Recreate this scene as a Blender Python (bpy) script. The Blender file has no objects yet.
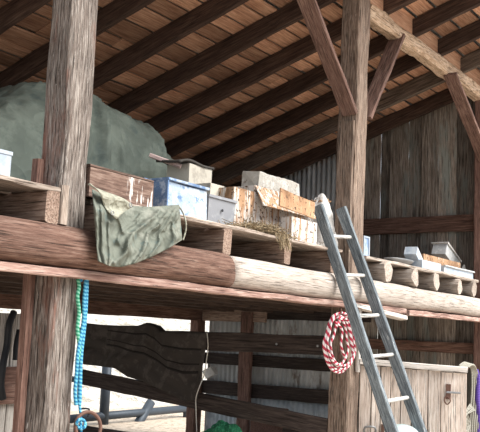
import bpy, math, random
from mathutils import Vector, Matrix, noise
random.seed(7)
C = bpy.context.scene.collection
V = Vector
# ------------------------------------------------------------------ camera
F, CX, CY, ROLL = 870.0, 240.0, 216.0, 0.042
D = F * F / (144 - 600 * ROLL)
ax = V(((840 - CX) / F, (CY - 360) / F, -1)).normalized()
az = V((ROLL * D / F, D / F, -1)); az = (az - ax * az.dot(ax)).normalized()
ay = az.cross(ax)
ROT = Matrix((ax, ay, az))
CAM = V((-3.619, -3.764, 1.6))
cd = bpy.data.cameras.new('camera'); cam = bpy.data.objects.new('camera', cd); C.objects.link(cam)
cam.matrix_world = Matrix.Translation(CAM) @ ROT.to_4x4()
cd.sensor_fit = 'HORIZONTAL'; cd.sensor_width = 36; cd.lens = 36 * F / 480; cd.clip_end = 300
bpy.context.scene.camera = cam
def ray(x, y): return ROT @ V(((x - CX) / F, (CY - y) / F, -1))
def at(x, y, Y):
    r = ray(x, y); return CAM + r * ((Y - CAM.y) / r.y)
def atx(x, y, X):
    r = ray(x, y); return CAM + r * ((X - CAM.x) / r.x)
def proj(p):
    c = ROT.transposed() @ (V(p) - CAM); return CX + F * c.x / -c.z, CY - F * c.y / -c.z

# ------------------------------------------------------------------ materials
class NT:
    def __init__(s, name):
        s.m = bpy.data.materials.new(name); s.m.use_nodes = True
        s.t = s.m.node_tree; s.b = s.t.nodes['Principled BSDF']
    def n(s, typ, **k):
        q = s.t.nodes.new(typ)
        for a, v in k.items():
            if a[0] == 'i' and a[1:].isdigit(): q.inputs[int(a[1:])].default_value = v
            elif a in q.inputs: q.inputs[a].default_value = v
            else: setattr(q, a, v)
        return q
    def l(s, a, b): s.t.links.new(a, b)
    def math(s, op, a, b=None):
        q = s.n('ShaderNodeMath', operation=op)
        for i, v in enumerate((a, b)):
            if v is None: continue
            if isinstance(v, (int, float)): q.inputs[i].default_value = v
            else: s.l(v, q.inputs[i])
        return q.outputs[0]
    def ramp(s, fac, stops):
        q = s.n('ShaderNodeValToRGB'); e = q.color_ramp.elements
        while len(e) < len(stops): e.new(0.5)
        for i, (p, c) in enumerate(stops):
            e[i].position = p; e[i].color = (*c, 1) if len(c) == 3 else c
        s.l(fac, q.inputs[0]); return q.outputs[0]
    def mix(s, fac, a, b, mode='MIX'):
        q = s.n('ShaderNodeMix', data_type='RGBA', blend_type=mode)
        for i, v in ((0, fac), (6, a), (7, b)):
            if isinstance(v, (int, float)): q.inputs[i].default_value = v
            elif isinstance(v, tuple): q.inputs[i].default_value = (*v, 1)
            else: s.l(v, q.inputs[i])
        return q.outputs[2]
    def noise(s, vec, scale, detail=5, rough=.6):
        q = s.n('ShaderNodeTexNoise', Scale=scale, Detail=detail, Roughness=rough); s.l(vec, q.inputs['Vector'])
        return q.outputs[0]
    def map(s, vec, scale):
        q = s.n('ShaderNodeMapping'); q.inputs['Scale'].default_value = scale; s.l(vec, q.inputs[0]); return q.outputs[0]
    def coord(s, off=True):
        o = s.n('ShaderNodeTexCoord').outputs['Object']
        if not off: return o, None
        r = s.math('FRACT', s.math('ADD', s.n('ShaderNodeObjectInfo').outputs['Random'], s.n('ShaderNodeNewGeometry').outputs['Random Per Island']))
        q = s.n('ShaderNodeVectorMath', operation='ADD'); s.l(o, q.inputs[0])
        k = s.n('ShaderNodeCombineXYZ'); s.l(s.math('MULTIPLY', r, 37.0), k.inputs[0]); s.l(s.math('MULTIPLY', r, 11.0), k.inputs[1])
        s.l(k.outputs[0], q.inputs[1]); return q.outputs[0], r
    def bump(s, h, strength, dist=.01):
        q = s.n('ShaderNodeBump', Strength=strength, Distance=dist); s.l(h, q.inputs['Height']); s.l(q.outputs[0], s.b.inputs['Normal'])
    def done(s, col, rough=.85):
        if isinstance(col, tuple): s.b.inputs['Base Color'].default_value = (*col, 1)
        else: s.l(col, s.b.inputs['Base Color'])
        s.b.inputs['Roughness'].default_value = rough
        s.b.inputs['Specular IOR Level'].default_value = .25
        return s.m
def swz(axis, a, b): return (a, b, b) if axis == 'X' else ((b, a, b) if axis == 'Y' else (b, b, a))
def wood(name, dark, mid, light, axis='X', vary=.5, streak=None, streak_amt=.5, fine=1.0, knots=True, patch=None, patch_amt=.5, bump=.5, crack=.72):
    t = NT(name); co, r = t.coord()
    g = t.noise(t.map(co, swz(axis, 1.7 * fine, 26 * fine)), 2.2, 9, .72)
    col = t.ramp(g, [(.34, dark), (.49, mid), (.64, light)])
    lo = t.noise(t.map(co, swz(axis, .8, 3)), 1.6, 4, .6)
    col = t.mix(t.ramp(lo, [(.35, (0, 0, 0)), (.65, (1, 1, 1))]), t.mix(.45, col, dark), col)
    if patch:
        p = t.noise(t.map(co, swz(axis, .5, 2.5)), 2.0, 6, .7)
        col = t.mix(t.ramp(p, [(1 - patch_amt - .06, (0, 0, 0)), (1 - patch_amt + .06, (1, 1, 1))]), col, patch)
    cr = t.noise(t.map(co, swz(axis, .9 * fine, 34 * fine)), 3.0, 4, .6)
    crk = t.ramp(cr, [(.38, (0, 0, 0)), (.43, (1, 1, 1))])
    col = t.mix(crk, t.mix(crack, col, (.01, .008, .006)), col)
    if streak:
        s1 = t.noise(t.map(co, swz(axis, 3.2, 34)), 2.2, 6, .75)
        col = t.mix(t.ramp(s1, [(.70 - .2 * streak_amt, (0, 0, 0)), (.76 - .2 * streak_amt, (1, 1, 1))]), col, streak)
    v = t.math('ADD', t.math('MULTIPLY', r, vary), 1 - vary / 2)
    k = t.n('ShaderNodeCombineColor'); [t.l(v, k.inputs[i]) for i in range(3)]
    col = t.mix(1.0, col, k.outputs[0], 'MULTIPLY')
    t.bump(t.mix(.5, g, crk), bump, .012)
    return t.done(col, .88)
def blotch(name, base, spots, scale=6, rough=.8, bump=.3, stretch=(1, 1, 1)):
    """base colour with irregular patches: spots = [(colour, coverage)]"""
    t = NT(name); co, r = t.coord(); co = t.map(co, stretch); col = base
    for i, (c, a) in enumerate(spots):
        nz = t.noise(co, scale * (1 + .6 * i), 7, .68)
        th = .5 + (.5 - a) * .5
        col = t.mix(t.ramp(nz, [(th - .04, (0, 0, 0)), (th + .05, (1, 1, 1))]), col, c)
    t.bump(t.noise(co, scale * 3, 6, .7), bump, .02)
    return t.done(col, rough)
def fabric(name, base, spots, scale, crease=6, strength=.9):
    t = NT(name); co, r = t.coord(); col = base
    for i, (c, a) in enumerate(spots):
        nz = t.noise(co, scale * (1 + .6 * i), 7, .68); th = .5 + (.5 - a) * .5
        col = t.mix(t.ramp(nz, [(th - .05, (0, 0, 0)), (th + .06, (1, 1, 1))]), col, c)
    rid = []
    for k in (1.0, 2.3):
        w = t.noise(co, crease * k, 1.5, .45)
        rid.append(t.math('SUBTRACT', 1.0, t.math('MULTIPLY', t.math('ABSOLUTE', t.math('SUBTRACT', w, .5)), 5.0)))
    h = t.math('ADD', rid[0], t.math('MULTIPLY', rid[1], .45))
    t.bump(t.math('MAXIMUM', h, -.5), strength, .035)
    return t.done(col, .85)
def plain(name, col, rough=.6, metal=0, var=.25, scale=14):
    t = NT(name); co, r = t.coord(); nz = t.noise(co, scale, 5, .6)
    c = t.mix(nz, tuple(x * (1 - var) for x in col), tuple(min(1, x * (1 + var)) for x in col))
    m = t.done(c, rough); t.b.inputs['Metallic'].default_value = metal; return m
def roped(name, a, b, k=30.0, twist=1.0, ratio=.5):
    t = NT(name); u = t.n('ShaderNodeTexCoord').outputs['UV']; s = t.n('ShaderNodeSeparateXYZ'); t.l(u, s.inputs[0])
    w = t.math('FRACT', t.math('ADD', t.math('MULTIPLY', s.outputs[0], k), t.math('MULTIPLY', s.outputs[1], twist)))
    return t.done(t.mix(t.ramp(w, [(ratio - .03, (0, 0, 0)), (ratio + .03, (1, 1, 1))]), a, b), .8)

M = {}
M['post_left'] = wood('grey weathered post', (.055, .043, .038), (.195, .163, .143), (.40, .365, .335), streak=(.64, .62, .59), streak_amt=.36, patch=(.165, .085, .065), patch_amt=.40, bump=.9, fine=1.7)
M['post_right'] = wood('tan peeling post', (.12, .083, .064), (.30, .22, .172), (.48, .385, .315), streak=(.82, .78, .70), streak_amt=.26, bump=.9, fine=1.5)
M['scab'] = wood('red brown board', (.085, .045, .036), (.21, .12, .095), (.33, .21, .17), streak=(.5, .42, .38), streak_amt=.08, fine=1.4)
M['brace'] = wood('dark brace', (.065, .035, .028), (.17, .10, .08), (.30, .20, .165), streak=(.6, .55, .5), streak_amt=.05, fine=1.4)
M['plate'] = wood('bark edged plate', (.28, .18, .11), (.54, .40, .29), (.74, .61, .48), streak=(.15, .08, .05), streak_amt=.36, bump=1, fine=1.3)
M['rafter'] = wood('dark rafter', (.03, .017, .013), (.07, .042, .032), (.125, .08, .06), vary=.5)
M['rafter_grey_lit'] = wood('grey brown rafter lit tone', (.07, .05, .04), (.16, .125, .10), (.26, .21, .175))  # lighter grey wood puts the lit look of one rafter into its colour
M['block'] = wood('orange blocking', (.38, .20, .125), (.58, .34, .22), (.70, .47, .33), vary=.3, crack=.3)
M['deck'] = wood('roof planks', (.27, .13, .08), (.49, .28, .18), (.64, .41, .285), vary=.85, patch=(.58, .43, .32), patch_amt=.3, crack=.35, fine=.9)
M['log_red'] = wood('red weathered log', (.07, .038, .03), (.20, .112, .084), (.33, .22, .175), streak=(.62, .56, .52), streak_amt=.16, patch=(.40, .32, .275), patch_amt=.36, fine=1.3)
M['log_white'] = wood('bleached log', (.34, .28, .24), (.56, .50, .45), (.72, .67, .62), streak=(.24, .17, .13), streak_amt=.12, fine=1.4, crack=.6)
M['trim'] = wood('reddish trim board', (.15, .08, .065), (.34, .22, .185), (.50, .38, .33), streak=(.75, .70, .66), streak_amt=.3)
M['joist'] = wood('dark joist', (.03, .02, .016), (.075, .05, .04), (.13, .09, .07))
M['wallboard'] = wood('dark wall boards', (.085, .066, .053), (.25, .21, .175), (.43, .385, .335), axis='Z', vary=1.3, patch=(.22, .235, .215), patch_amt=.42, streak=(.46, .49, .47), streak_amt=.14)
M['girt'] = wood('brown girt', (.07, .036, .027), (.17, .095, .07), (.28, .175, .135), streak=(.55, .5, .45), streak_amt=.06)
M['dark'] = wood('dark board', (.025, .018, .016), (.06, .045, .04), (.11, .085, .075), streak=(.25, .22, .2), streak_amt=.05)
M['pallet'] = wood('grey pallet wood', (.17, .13, .105), (.36, .295, .25), (.56, .49, .43), streak=(.72, .67, .6), streak_amt=.22, vary=.4, fine=1.3)
M['stringer'] = wood('brown pallet stringer', (.13, .08, .06), (.29, .205, .16), (.47, .37, .305), vary=.4, fine=1.3)
M['gate'] = wood('bleached gate boards', (.40, .31, .25), (.68, .58, .51), (.84, .77, .71), axis='Z', vary=.25, streak=(.86, .82, .78), streak_amt=.22, fine=1.3)
M['rail_white'] = wood('pale gate rail', (.42, .38, .34), (.66, .62, .58), (.80, .77, .74))
M['palepallet'] = wood('pale pallet wood', (.26, .21, .17), (.48, .41, .36), (.68, .62, .56), vary=.3, fine=1.3)
M['greyboard'] = wood('grey stall boards', (.20, .18, .165), (.36, .34, .315), (.52, .50, .47), axis='Z')
M['paintwood'] = wood('blue grey painted ladder', (.07, .085, .10), (.19, .225, .25), (.36, .41, .44), streak=(.70, .73, .74), streak_amt=.42, vary=.1, patch=(.50, .55, .58), patch_amt=.34, fine=1.6)
M['rung'] = wood('pale rung', (.42, .42, .41), (.62, .62, .60), (.76, .76, .74), vary=.1)
M['tarp'] = fabric('grey green tarp', (.095, .115, .10), [((.135, .16, .138), .42), ((.07, .092, .086), .3)], 3, 2.0, .8)
M['drape'] = fabric('pale green canvas', (.155, .17, .143), [((.235, .245, .21), .42), ((.105, .15, .145), .28)], 5, 5, .6)
M['flap'] = fabric('pale canvas flap', (.33, .33, .27), [((.23, .24, .19), .35), ((.46, .46, .42), .2)], 9, 9, .5)
M['crate'] = wood('brown wooden crate', (.07, .043, .034), (.15, .10, .08), (.25, .18, .15), vary=.1)
M['splash'] = wood('splashed crate front', (.085, .045, .034), (.19, .105, .08), (.30, .19, .145), vary=.1)
M['bluebox'] = blotch('blue flaking paint', (.36, .45, .56), [((.56, .62, .68), .42), ((.14, .24, .42), .34)], 9, .7, .6)
M['blueside'] = blotch('blue paint', (.14, .23, .40), [((.40, .48, .60), .4)], 12, .7, .5)
M['greybin'] = blotch('dusty grey plastic', (.25, .26, .285), [((.34, .35, .37), .4)], 6, .6, .2)
M['cream'] = blotch('cream board', (.55, .52, .45), [((.40, .37, .32), .35)], 5)
M['darkfold'] = blotch('dark dusty felt', (.06, .055, .05), [((.13, .12, .11), .3)], 6)
M['pink'] = wood('pinkish lath', (.35, .24, .23), (.52, .40, .38), (.68, .57, .54))
def cardboard(name, streaks, amt):
    t = NT(name); co, r = t.coord()
    base = t.ramp(t.noise(co, 5, 6, .65), [(.3, (.20, .11, .06)), (.5, (.42, .255, .15)), (.7, (.56, .36, .22))])
    s = t.noise(t.map(co, (26, 26, 2.2)), 1.2, 6, .7)
    sp = t.noise(co, 34, 3, .6)
    col = t.mix(t.ramp(s, [(.62 - amt * .3, (0, 0, 0)), (.67 - amt * .3, (1, 1, 1))]), base, streaks)
    col = t.mix(t.ramp(sp, [(.36, (1, 1, 1)), (.42, (0, 0, 0))]), col, (.10, .065, .045))
    t.bump(s, .4, .01); return t.done(col, .9)
M['card'] = cardboard('stained cardboard', (.60, .58, .55), .42)
M['card2'] = cardboard('clean cardboard', (.76, .70, .62), .05)
M['card3'] = cardboard('whitened cardboard', (.64, .62, .60), .58)
M['pulp'] = blotch('grey white pulp', (.46, .44, .40), [((.60, .58, .55), .4), ((.24, .19, .15), .25)], 11, .95, .9)
M['straw'] = wood('straw', (.12, .08, .045), (.30, .23, .14), (.50, .42, .29), vary=.9)
M['sack'] = blotch('white paper sack', (.58, .57, .55), [((.72, .71, .70), .35), ((.2, .155, .12), .28)], 8, .8, .9)
M['white'] = blotch('dusty white plastic', (.52, .54, .55), [((.66, .68, .69), .4), ((.32, .32, .30), .25)], 9, .6)
M['paleblue'] = blotch('pale blue plastic', (.38, .45, .54), [((.52, .58, .64), .5)], 5, .5, .1)
M['midblue'] = blotch('blue plastic', (.20, .30, .47), [((.44, .53, .68), .4)], 6, .5, .1)
M['metal'] = plain('grey steel', (.30, .31, .32), .45, .6)
M['pipe'] = plain('blue grey pipe', (.055, .068, .085), .5, .3)
M['rust'] = plain('rusty iron', (.16, .09, .07), .7, .3, .5)
M['black'] = plain('black strap', (.022, .024, .028), .6)
M['galv'] = blotch('corrugated sheet', (.40, .415, .42), [((.55, .57, .58), .4), ((.18, .155, .135), .25)], 3, .55, .1, (1, 1, .35))
M['galvblue'] = blotch('pale corrugated sheet', (.42, .48, .53), [((.56, .61, .65), .5)], 3, .5, .1)
M['blanket'] = blotch('dark horse blanket', (.055, .047, .042), [((.085, .073, .066), .4)], 8, .95, .4)
M['band'] = plain('black blanket stripe', (.022, .019, .018), .95)
M['string'] = plain('white cord', (.62, .60, .55), .9)
M['redrope'] = roped('red and white rope', (.42, .04, .075), (.74, .68, .68), 14, 1.0, .5)
M['bluerope'] = roped('blue rope', (.02, .17, .34), (.14, .44, .60), 45, 1.0, .5)
M['greenrope'] = roped('green rope', (.03, .24, .14), (.20, .50, .36), 45, 1.0, .5)
M['olive'] = roped('grey rope', (.20, .195, .165), (.44, .43, .38), 50, 1.0, .5)
M['purple'] = roped('purple rope', (.06, .03, .22), (.16, .10, .42), 50, 1.0, .5)
M['greennet'] = blotch('green netting', (.02, .16, .08), [((.08, .38, .2), .4), ((.01, .03, .02), .3)], 30, .8, .8)
M['drum'] = blotch('pale turquoise drum', (.50, .62, .63), [((.64, .73, .73), .4)], 5, .5, .1)
t = NT('pale gravel'); co, r = t.coord(False)
M['ground'] = t.done(t.ramp(t.noise(co, 9, 8, .78), [(.40, (.20, .155, .115)), (.49, (.50, .42, .335)), (.68, (.60, .515, .43))]), .95)
t = NT('pale bank'); co, r = t.coord(False)
M['bank'] = t.done(t.ramp(t.noise(co, 5, 9, .8), [(.42, (.22, .20, .16)), (.49, (.42, .40, .37)), (.7, (.54, .52, .49))]), .95)

# ------------------------------------------------------------------ mesh helpers
PW = {}                      # world matrix of every mesh built so far
def mesh_obj(name, vs, fs, mat, parent=None, mw=None, smooth=False, uvs=None):
    me = bpy.data.meshes.new(name); me.from_pydata([tuple(v) for v in vs], [], fs)
    if uvs:
        uv = me.uv_layers.new(name='UVMap')
        for lp in me.loops: uv.data[lp.index].uv = uvs[lp.index]
    me.update()
    for p in me.polygons: p.use_smooth = smooth
    for m in (mat if isinstance(mat, (list, tuple)) else [mat]): me.materials.append(m)
    o = bpy.data.objects.new(name, me); C.objects.link(o)
    if mw is not None: o.matrix_world = mw
    if parent is not None:
        o.parent = parent
        base = Matrix.Translation(parent.location) if parent.type == 'EMPTY' else PW.get(parent.name, Matrix())
        o.matrix_basis = base.inverted() @ (mw if mw is not None else Matrix())
    PW[o.name] = mw.copy() if mw is not None else Matrix()
    return o
def tag(o, label=None, cat=None, group=None, kind=None):
    if label: o['label'] = label
    if cat: o['category'] = cat
    if group: o['group'] = group
    if kind: o['kind'] = kind
    return o
def empty(name, loc, label, cat, group=None):
    o = bpy.data.objects.new(name, None); C.objects.link(o); o.location = loc; o.empty_display_size = .1
    return tag(o, label, cat, group)
def beam_geo(L, w, h, seg=None, ch=.006, jit=.002, round_=0):
    """bar along local X, width w on Y, height h on Z, worn edges"""
    seg = seg or max(2, int(L / .18)); a, b = w / 2, h / 2; ch = min(ch, a * .45, b * .45)
    if round_:
        prof = [(a * math.copysign(abs(math.cos(q)) ** round_, math.cos(q)), b * math.copysign(abs(math.sin(q)) ** round_, math.sin(q)))
                for q in [2 * math.pi * (i + .5) / 16 for i in range(16)]]
    else:
        prof = [(a - ch, -b), (a, -b + ch), (a, b - ch), (a - ch, b), (-a + ch, b), (-a, b - ch), (-a, -b + ch), (-a + ch, -b)]
    n = len(prof); vs = []; fs = []; sd = random.random() * 99
    for i in range(seg + 1):
        x = -L / 2 + L * i / seg
        for j, (y, z) in enumerate(prof):
            q = noise.noise_vector(V((x * 2.3 + sd, y * 9, z * 9 + sd))) * jit * 2
            r = V((random.uniform(-1, 1), random.uniform(-1, 1), random.uniform(-1, 1))) * jit * .5
            vs.append(V((x, y, z)) + q + r)
    for i in range(seg):
        for j in range(n):
            k = (j + 1) % n
            fs.append((i * n + j, i * n + k, (i + 1) * n + k, (i + 1) * n + j))
    fs.append(tuple(range(n - 1, -1, -1))); fs.append(tuple(seg * n + j for j in range(n)))
    fs = [tuple(reversed(f)) for f in fs]
    return vs, fs
def frame(p0, p1, up=(0, 0, 1)):
    p0, p1 = V(p0), V(p1); x = (p1 - p0).normalized(); u = V(up)
    if abs(x.dot(u.normalized())) > .98: u = V((0, 1, 0))
    y = u.cross(x).normalized(); z = x.cross(y)
    m = Matrix((x, y, z)).transposed().to_4x4(); m.translation = (p0 + p1) / 2
    return m, (p1 - p0).length
def beam(name, p0, p1, w, h, mat, parent=None, up=(0, 0, 1), **k):
    m, L = frame(p0, p1, up); vs, fs = beam_geo(L, w, h, **k)
    return mesh_obj(name, vs, fs, mat, parent, m)
class MB:
    def __init__(s): s.v = []; s.f = []; s.uv = []
    def add(s, vs, fs, mw=None):
        o = len(s.v); s.v += [(mw @ V(v)) if mw is not None else V(v) for v in vs]; s.f += [tuple(i + o for i in f) for f in fs]; return s
    def beam(s, p0, p1, w, h, up=(0, 0, 1), **k):
        m, L = frame(p0, p1, up); vs, fs = beam_geo(L, w, h, **k); return s.add(vs, fs, m)
    def box(s, lo, hi, jit=0):
        x0, y0, z0 = lo; x1, y1, z1 = hi
        vs = [(x0, y0, z0), (x1, y0, z0), (x1, y1, z0), (x0, y1, z0), (x0, y0, z1), (x1, y0, z1), (x1, y1, z1), (x0, y1, z1)]
        vs = [tuple(c + random.uniform(-jit, jit) for c in v) for v in vs]
        return s.add(vs, [(0, 3, 2, 1), (4, 5, 6, 7), (0, 1, 5, 4), (1, 2, 6, 5), (2, 3, 7, 6), (3, 0, 4, 7)])
    def build(s, name, mat, parent=None, center=True, smooth=False):
        c = V((0, 0, 0))
        if center and s.v:
            c = sum(s.v, V((0, 0, 0))) / len(s.v)
        return mesh_obj(name, [v - c for v in s.v], s.f, mat, parent, Matrix.Translation(c), smooth)
def catmull(P, n=8, closed=False):
    P = [V(p) for p in P]; out = []; N = len(P)
    for i in range(N if closed else N - 1):
        g = (lambda k: P[k % N]) if closed else (lambda k: P[max(0, min(N - 1, k))])
        a, b, c, d = g(i - 1), g(i), g(i + 1), g(i + 2)
        for j in range(n):
            t = j / n
            out.append(.5 * ((2 * b) + (c - a) * t + (2 * a - 5 * b + 4 * c - d) * t * t + (3 * b - a - 3 * c + d) * t ** 3))
    if not closed: out.append(P[-1])
    return out
def tube(name, P, r, mat, parent=None, ns=8, closed=False, n=8, raw=False):
    pts = [V(p) for p in P] if raw else catmull(P, n, closed)
    vs = []; fs = []; uvs = []; L = [0]
    for i in range(1, len(pts)): L.append(L[-1] + (pts[i] - pts[i - 1]).length)
    if closed: L.append(L[-1] + (pts[0] - pts[-1]).length)
    ref = None; N = len(pts); c0 = sum(pts, V((0, 0, 0))) / N
    for i, p in enumerate(pts):
        a = pts[(i - 1) % N] if (closed or i) else p; b = pts[(i + 1) % N] if (closed or i < N - 1) else p
        tg = (b - a).normalized()
        if ref is None:
            ref = tg.cross(V((0, 0, 1)))
            if ref.length < .1: ref = tg.cross(V((0, 1, 0)))
        ref = (ref - tg * ref.dot(tg)).normalized(); bn = tg.cross(ref)
        for j in range(ns):
            q = 2 * math.pi * j / ns; vs.append(p - c0 + (ref * math.cos(q) + bn * math.sin(q)) * (r(i / N) if callable(r) else r))
    for i in range(N if closed else N - 1):
        i2 = (i + 1) % N
        for j in range(ns):
            k = (j + 1) % ns
            fs.append((i * ns + j, i * ns + k, i2 * ns + k, i2 * ns + j))
            uvs += [(L[i], j / ns), (L[i], (j + 1) / ns), (L[i + 1], (j + 1) / ns), (L[i + 1], j / ns)]
    if not closed:
        f0 = tuple(range(ns - 1, -1, -1)); f1 = tuple((N - 1) * ns + j for j in range(ns)); fs += [f0, f1]
        uvs += [(0, 0)] * ns + [(L[-1], 0)] * ns
    return mesh_obj(name, vs, fs, mat, parent, Matrix.Translation(c0), True, uvs)
def grid(name, fn, nu, nv, mat, parent=None, thick=.004, smooth=True, cull=None):
    vs = [V(fn(i / nu, j / nv)) for j in range(nv + 1) for i in range(nu + 1)]
    c = sum(vs, V((0, 0, 0))) / len(vs)
    fs = []
    for j in range(nv):
        for i in range(nu):
            if cull and cull((i + .5) / nu, (j + .5) / nv): continue
            k = j * (nu + 1) + i; fs.append((k, k + 1, k + nu + 2, k + nu + 1))
    o = mesh_obj(name, [v - c for v in vs], fs, mat, parent, Matrix.Translation(c), smooth)
    if thick:
        s = o.modifiers.new('thickness', 'SOLIDIFY'); s.thickness = thick; s.offset = 0
    return o
def lerpl(P, t):
    """point at fraction t along an evenly parametrised polyline"""
    n = len(P) - 1; i = min(n - 1, int(t * n)); f = t * n - i
    return V(P[i]) * (1 - f) + V(P[i + 1]) * f
def crate_geo(mb, c, sx, sy, sz, rot=0, tilt=0, wall=.015, jit=0, roll=0):
    """open-topped box of five panels; c = centre of base"""
    m = Matrix.Translation(c) @ Matrix.Rotation(rot, 4, 'Z') @ Matrix.Rotation(tilt, 4, 'Y') @ Matrix.Rotation(roll, 4, 'X')
    b = MB(); b.box((-sx / 2, -sy / 2, 0), (sx / 2, sy / 2, wall))
    b.box((-sx / 2, -sy / 2, wall), (sx / 2, -sy / 2 + wall, sz)); b.box((-sx / 2, sy / 2 - wall, wall), (sx / 2, sy / 2, sz))
    b.box((-sx / 2, -sy / 2 + wall, wall), (-sx / 2 + wall, sy / 2 - wall, sz)); b.box((sx / 2 - wall, -sy / 2 + wall, wall), (sx / 2, sy / 2 - wall, sz))
    return mb.add(b.v, b.f, m)

# ------------------------------------------------------------------ setting: ground, bank, roof, walls, loft floor
def hill(u, v):
    x = -30 + 75 * u; y = 8.5 + 26 * v
    z = -.05 + 9 * (v ** .8) + .5 * noise.noise(V((x * .25, y * .25, 3)))* min(1, v * 6)
    return (x, y, z)
def grd(u, v):
    x = -40 + 90 * u; y = -45 + 85 * v
    return (x, y, 0)
tag(grid('floor', grd, 8, 8, M['ground'], thick=0), kind='structure')
tag(grid('hillside_bank', hill, 50, 24, M['bank'], thick=0), kind='structure')
SL = .315
def rz(y, base=5.0): return base - SL * y          # underside of the rafters
YB, YF, XL, XR = 5.2, -1.15, -3.4, 7.85
nrm = V((0, SL, 1)).normalized()
b = MB(); y = YF
while y < YB:
    w = random.choice((.17, .2, .23, .25)); w = min(w, YB - y)
    x = XL
    while x < XR:
        L = random.uniform(2.2, 3.6); x1 = min(XR, x + L)
        dz = random.uniform(0, .012); yc = y + w / 2
        z = rz(yc) + .205 + dz + .011
        b.beam((x + .003, yc, z), (x1 - .003, yc, z), w - random.uniform(.014, .032), .022, up=nrm, jit=.0025, ch=.002, seg=6)
        x = x1
    y += w
ceil = tag(b.build('ceiling', M['deck']), kind='structure')
mm = MB(); mm.add([(XL, YF, rz(YF) + .27), (XR, YF, rz(YF) + .27), (XR, YB, rz(YB) + .27), (XL, YB, rz(YB) + .27),
                   (XL, YF, rz(YF) + .28), (XR, YF, rz(YF) + .28), (XR, YB, rz(YB) + .28), (XL, YB, rz(YB) + .28)],
                  [(0, 3, 2, 1), (4, 5, 6, 7), (0, 1, 5, 4), (1, 2, 6, 5), (2, 3, 7, 6), (3, 0, 4, 7)])
mm.build('roof_sheet', M['metal'], ceil)
RX = [4.42 + .76 * k for k in range(-10, 5)]
ordn = ['first', 'second', 'third', 'fourth', 'fifth', 'sixth', 'seventh', 'eighth', 'ninth', 'tenth', 'eleventh', 'twelfth', 'thirteenth', 'fourteenth', 'fifteenth']
for k, x in enumerate(RX):
    o = beam('rafter', (x, YF + .02, rz(YF) + .1), (x, YB - .02, rz(YB) + .1), .075, .195, M['rafter_grey_lit' if k == 13 else 'rafter'], jit=.004)
    n = len(RX) - 1 - k
    tag(o, 'dark sloping roof rafter lying along the top of the right end wall' if n == 0 else f'dark sloping roof rafter, {ordn[n]} counted from the right end wall', 'rafter', 'dark rafters under the plank roof')
for k in range(8, 14):
    x0, x1 = RX[k] + .04, RX[k + 1] - .04
    o = beam('blocking_board', (x0, .06, 5.105), (x1, .06, 5.105), .04, .2, M['block'], jit=.003)
    lab = {8: 'orange blocking board above the plate just left of the right post', 9: 'orange blocking board above the plate just right of the right post'}.get(k, f'orange blocking board between rafters on the plate, {ordn[13 - k]} from the right end')
    tag(o, lab, 'board', 'blocking boards between the rafters')

# end wall, right
XW = 7.68; YC = atx(209, 330, 7.74).y
b = MB(); y = -.02; kk = 0
def topz(y): return rz(y) + .02
while y < 2.05:
    w = random.choice((.15, .2, .24, .28)); yc = y + w / 2
    if abs(yc - 1.0) < .02: pass
    zt = topz(yc) + .155; kk += 1; dx = .026 * (kk % 2) + random.uniform(0, .004)
    b.beam((XW + .03 + dx, yc, .02), (XW + .03 + dx, yc, zt), w - random.choice((-.01, -.012, -.01, -.01, .002)), .024, up=(1, 0, 0), jit=.003, ch=.006)
    y += w
wall_r = tag(b.build('wall_right', M['wallboard']), kind='structure')
def corr(name, y0, y1, z0, z1a, z1b, mat, parent, x=XW + .04, pitch=.085):
    n = int((y1 - y0) / pitch * 8)
    def fn(u, v):
        yy = y0 + (y1 - y0) * u; zt = z1a + (z1b - z1a) * u
        return (x + .011 * math.sin(2 * math.pi * (yy - y0) / pitch), yy, z0 + (zt - z0) * v)
    return grid(name, fn, n, 3, mat, parent, thick=.003)
corr('corrugated_sheet', 2.08, 3.02, 2.2, topz(2.08) + .165, topz(3.02) + .165, M['galv'], wall_r)
corr('corrugated_sheet', 3.0, YC, 2.2, topz(3.0) + .165, topz(YC) + .165, M['galv'], wall_r, XW + .052)
corr('corrugated_sheet', 2.08, 3.02, .62, 2.26, 2.26, M['galv'], wall_r, XW + .06)
corr('corrugated_sheet', 3.0, YC, .62, 2.26, 2.26, M['galv'], wall_r, XW + .072)
corr('corrugated_sheet', 2.08, YC, .02, .66, .66, M['galvblue'], wall_r, XW + .05)
beam('girt', (XW - .03, .0, 3.215), (XW - .03, YC, 3.215), .06, .225, M['girt'], wall_r, jit=.004)
beam('girt', (XW - .03, .0, 1.55), (XW - .03, 2.1, 1.55), .06, .14, M['girt'], wall_r, jit=.004)
zc = lambda px, py: atx(px, py, XW - .05).z
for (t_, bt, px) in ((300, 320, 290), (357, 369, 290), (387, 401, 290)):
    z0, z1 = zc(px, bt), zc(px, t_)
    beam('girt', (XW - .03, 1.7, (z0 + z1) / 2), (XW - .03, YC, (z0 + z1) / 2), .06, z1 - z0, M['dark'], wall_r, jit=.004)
# assumed upper back wall, added to keep the gaps between the goods dark
b = MB(); x = -3.2
while x < 7.4:
    w = random.choice((.15, .2, .24)); b.beam((x + w / 2, YB - .28, 1.98), (x + w / 2, YB - .28, rz(YB - .28) + .1), w - .008, .024, up=(0, 1, 0), jit=.003, ch=.003, seg=4); x += w
tag(b.build('wall_back', M['wallboard']), kind='structure')
# loft floor
b = MB(); x = -2.6
while x < 7.5:
    w = random.choice((.14, .17, .2)); 
    b.beam((x + w / 2, .02, 2.145), (x + w / 2, 4.98, 2.145), .022, w - random.uniform(.006, .02), up=(1, 0, 0), jit=.002, ch=.003, seg=5); x += w
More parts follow.
